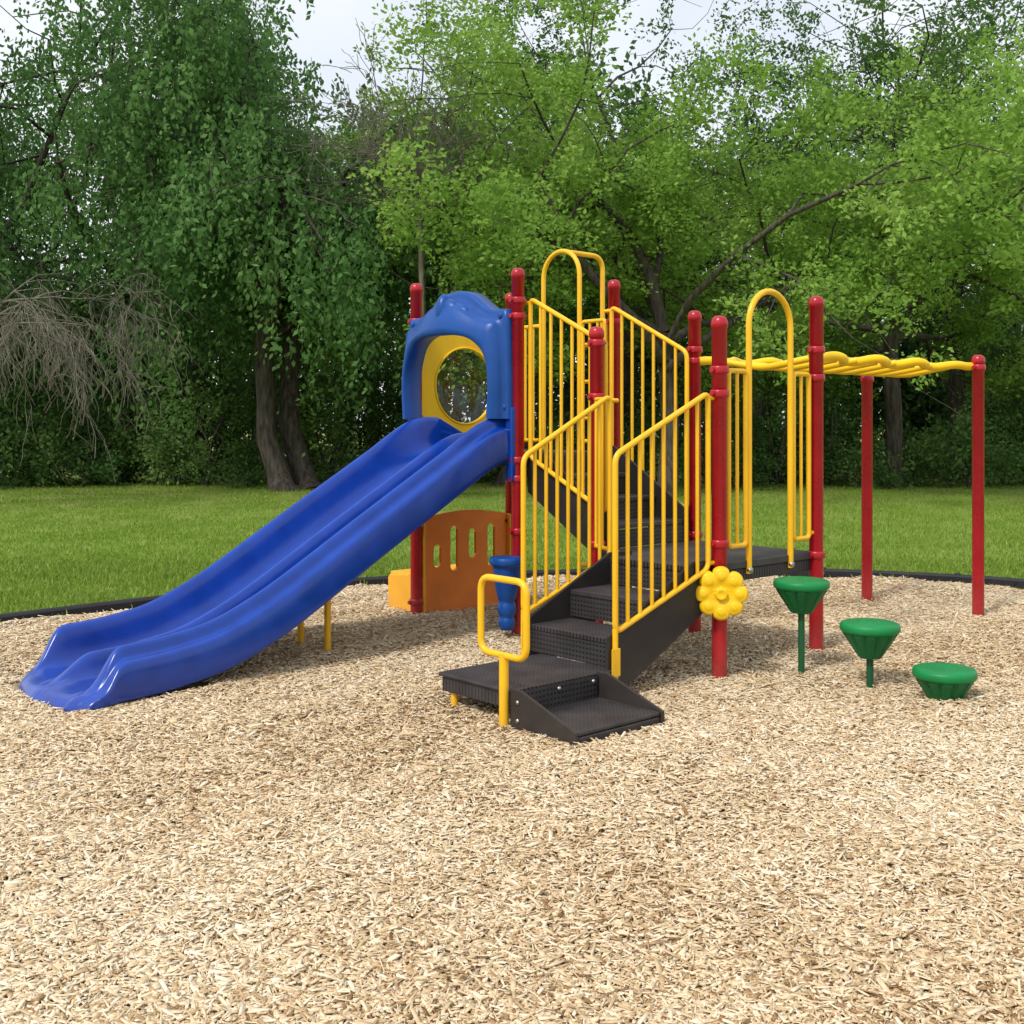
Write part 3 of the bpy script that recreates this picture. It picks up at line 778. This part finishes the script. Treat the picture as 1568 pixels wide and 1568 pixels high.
# distant tree line + understorey shrubs
pts=[]; tm=MB()
R=random.Random(5)
for i in range(66):
    y=R.uniform(36,46); rr=-.60+1.2*(i+R.random())/66; x=rr*y
    h=R.uniform(9,14.5)
    if rr>.33: h*=.50
    if rr<-.27: h*=.42
    w_=R.uniform(1.8,3.0)
    tm.tube([(x,y,0),(x+.2,y,h*.45),(x,y,h*.85)],[.22,.16,.05],6,cap=False)
    for k in range(26):
        t=R.random(); z=h*(.12+.86*t); rad=w_*math.sqrt(max(.05,1-((t-.45)/.6)**2)); a=R.uniform(0,6.28); q=R.random()**.5*rad
        p=Vector((x+q*math.cos(a),y+q*math.sin(a),z))
        if low(p): pts.append(p)
dt=tm.obj('distant_tree_line',M_bark,recalc=False); foliage(pts,CLf,M_leafF,1.0,1.9,2.9,dt)
# shrubs: separate rounded bushes of differing height, depth and colour
ptsA=[];ptsB=[]; sb=MB()
for i in range(74):
    rr=-.60+1.2*(i+R.random())/74; near=(rr<-.22 or rr>.15)
    y=R.uniform(26.8,30.5) if near else R.uniform(28.5,32.5); h=R.choice((.7,1.1,1.6,2.3,3.0,3.9))*R.uniform(.8,1.2); x=rr*y; w_=R.uniform(.5,1.3)
    L_=ptsA if R.random()<.55 else ptsB
    for k in range(int(4+h*4)):
        t=R.random(); a=R.uniform(0,6.28); q=w_*math.sqrt(max(.1,1-t*t))*R.random()**.5
        L_.append((x+q*math.cos(a),y+q*math.sin(a),.15+h*t*.85))
    for k in range(3): sb.tube([(x,y,0),(x+R.gauss(0,.2),y,h*.5),(x+R.gauss(0,.4),y,h)],[.035,.025,.01],5,cap=False)
so=sb.obj('shrub_undergrowth',M_bark,recalc=False); foliage(ptsA,CLo,M_leafD,1.0,.7,1.3,so); foliage(ptsB,CLo,M_leafS,1.0,.7,1.3,so)

def baretree(name,x,y,z,n,spread,L,seed,droop,r=.05,up=.6,lvm=3,rmin=.007):
    R=random.Random(seed); m=MB()
    def g(p,d,L,r,lv):
        pts=[p.copy()];rad=[r];ns=6
        for i in range(ns):
            d=(d+Vector((R.gauss(0,.2),R.gauss(0,.2),R.gauss(0,.12)-droop*(.35+.25*lv)))).normalized(); p=p+d*L/ns
            if p.z<.15: break
            pts.append(p.copy()); rad.append(max(rmin,r*(1-.7*(i+1)/ns)))
        if len(pts)<2: return
        m.tube(pts,rad,4,cap=False)
        if lv<lvm:
            for i in range(5):
                k=R.randint(1,len(pts)-1); g(pts[k],(d+Vector((R.gauss(0,.7),R.gauss(0,.7),R.gauss(0,.4)))).normalized(),L*R.uniform(.5,.8),rad[k]*.6,lv+1)
    m.tube([(x,y,-.1),(x+.1,y,z*.5),(x,y,z)],[r*3,r*2.6,r*2],8,cap=False)
    for i in range(n):
        a=2*math.pi*(i+R.random()*.5)/n
        g(Vector((x,y,z-R.random()*.8)),Vector((math.cos(a)*spread,math.sin(a)*spread,up)),L,r,1)
    return m.obj(name,M_twig,recalc=False)
baretree('bare_drooping_tree',-9.8,21.6,3.9,9,1.0,2.3,3,.15,.026,.7,4,.006)
baretree('bare_branch_tree',-1.9,23.5,6.2,8,1.0,1.9,4,-.02,.026,.9,4,.006)

# grass tufts
K=12000; y=11+(30-11)*rng.random(K)**1.3; x=(rng.random(K)*2-1)*(.47*y+1)
kp=~inside(x,y,1.03); pts=np.stack([x,y,0*x],1)[kp]
y3=rng.uniform(8,12.5,6000); x3=(rng.random(6000)*2-1)*(.47*y3+1); k3=~inside(x3,y3,1.015)
pts=np.r_[pts,np.stack([x3,y3,0*x3],1)[k3]]
foliage(pts,CLg,M_grassb,.1,.6,1.2,lawn,'grass_tufts')

# ------------------------------------------------------------------ world, sun, camera
w=bpy.data.worlds.new('World'); scene.world=w; w.use_nodes=True; nt=w.node_tree
bg=nt.nodes['Background']; sky=nt.nodes.new('ShaderNodeTexSky'); sky.sky_type='NISHITA'; sky.sun_disc=False
sd=Vector((-.50,-.60,.95)).normalized()
sky.sun_elevation=math.asin(sd.z); sky.sun_rotation=math.atan2(sd.x,sd.y)
tc=nt.nodes.new('ShaderNodeTexCoord'); nz=nt.nodes.new('ShaderNodeTexNoise'); nz.inputs['Scale'].default_value=3; nz.inputs['Detail'].default_value=8
nt.links.new(tc.outputs['Generated'],nz.inputs['Vector'])
mr=nt.nodes.new('ShaderNodeMapRange'); mr.inputs[1].default_value=.3; mr.inputs[2].default_value=.65; mr.inputs[3].default_value=.6; mr.inputs[4].default_value=.97
nt.links.new(nz.outputs['Fac'],mr.inputs[0])
mx=nt.nodes.new('ShaderNodeMixRGB'); nt.links.new(mr.outputs[0],mx.inputs[0]); nt.links.new(sky.outputs[0],mx.inputs[1]); mx.inputs[2].default_value=(6.9,7.15,7.5,1)
nt.links.new(mx.outputs[0],bg.inputs[0]); bg.inputs[1].default_value=.15
l=bpy.data.lights.new('sun','SUN'); l.energy=2.6; l.angle=math.radians(10); l.color=(1,.965,.91)
lo=bpy.data.objects.new('sun',l); ROOT.objects.link(lo); lo.rotation_euler=(-sd).to_track_quat('-Z','Y').to_euler()
cam=bpy.data.cameras.new('camera'); co=bpy.data.objects.new('camera',cam); ROOT.objects.link(co)
co.location=(0,0,1.5); co.rotation_euler=(math.radians(90),0,0); cam.lens=40.4; cam.sensor_width=36; cam.shift_y=-.0855; cam.clip_end=2000; cam.clip_start=.05
scene.camera=co
scene.view_settings.view_transform='Standard'; scene.view_settings.look='None'; scene.view_settings.exposure=0
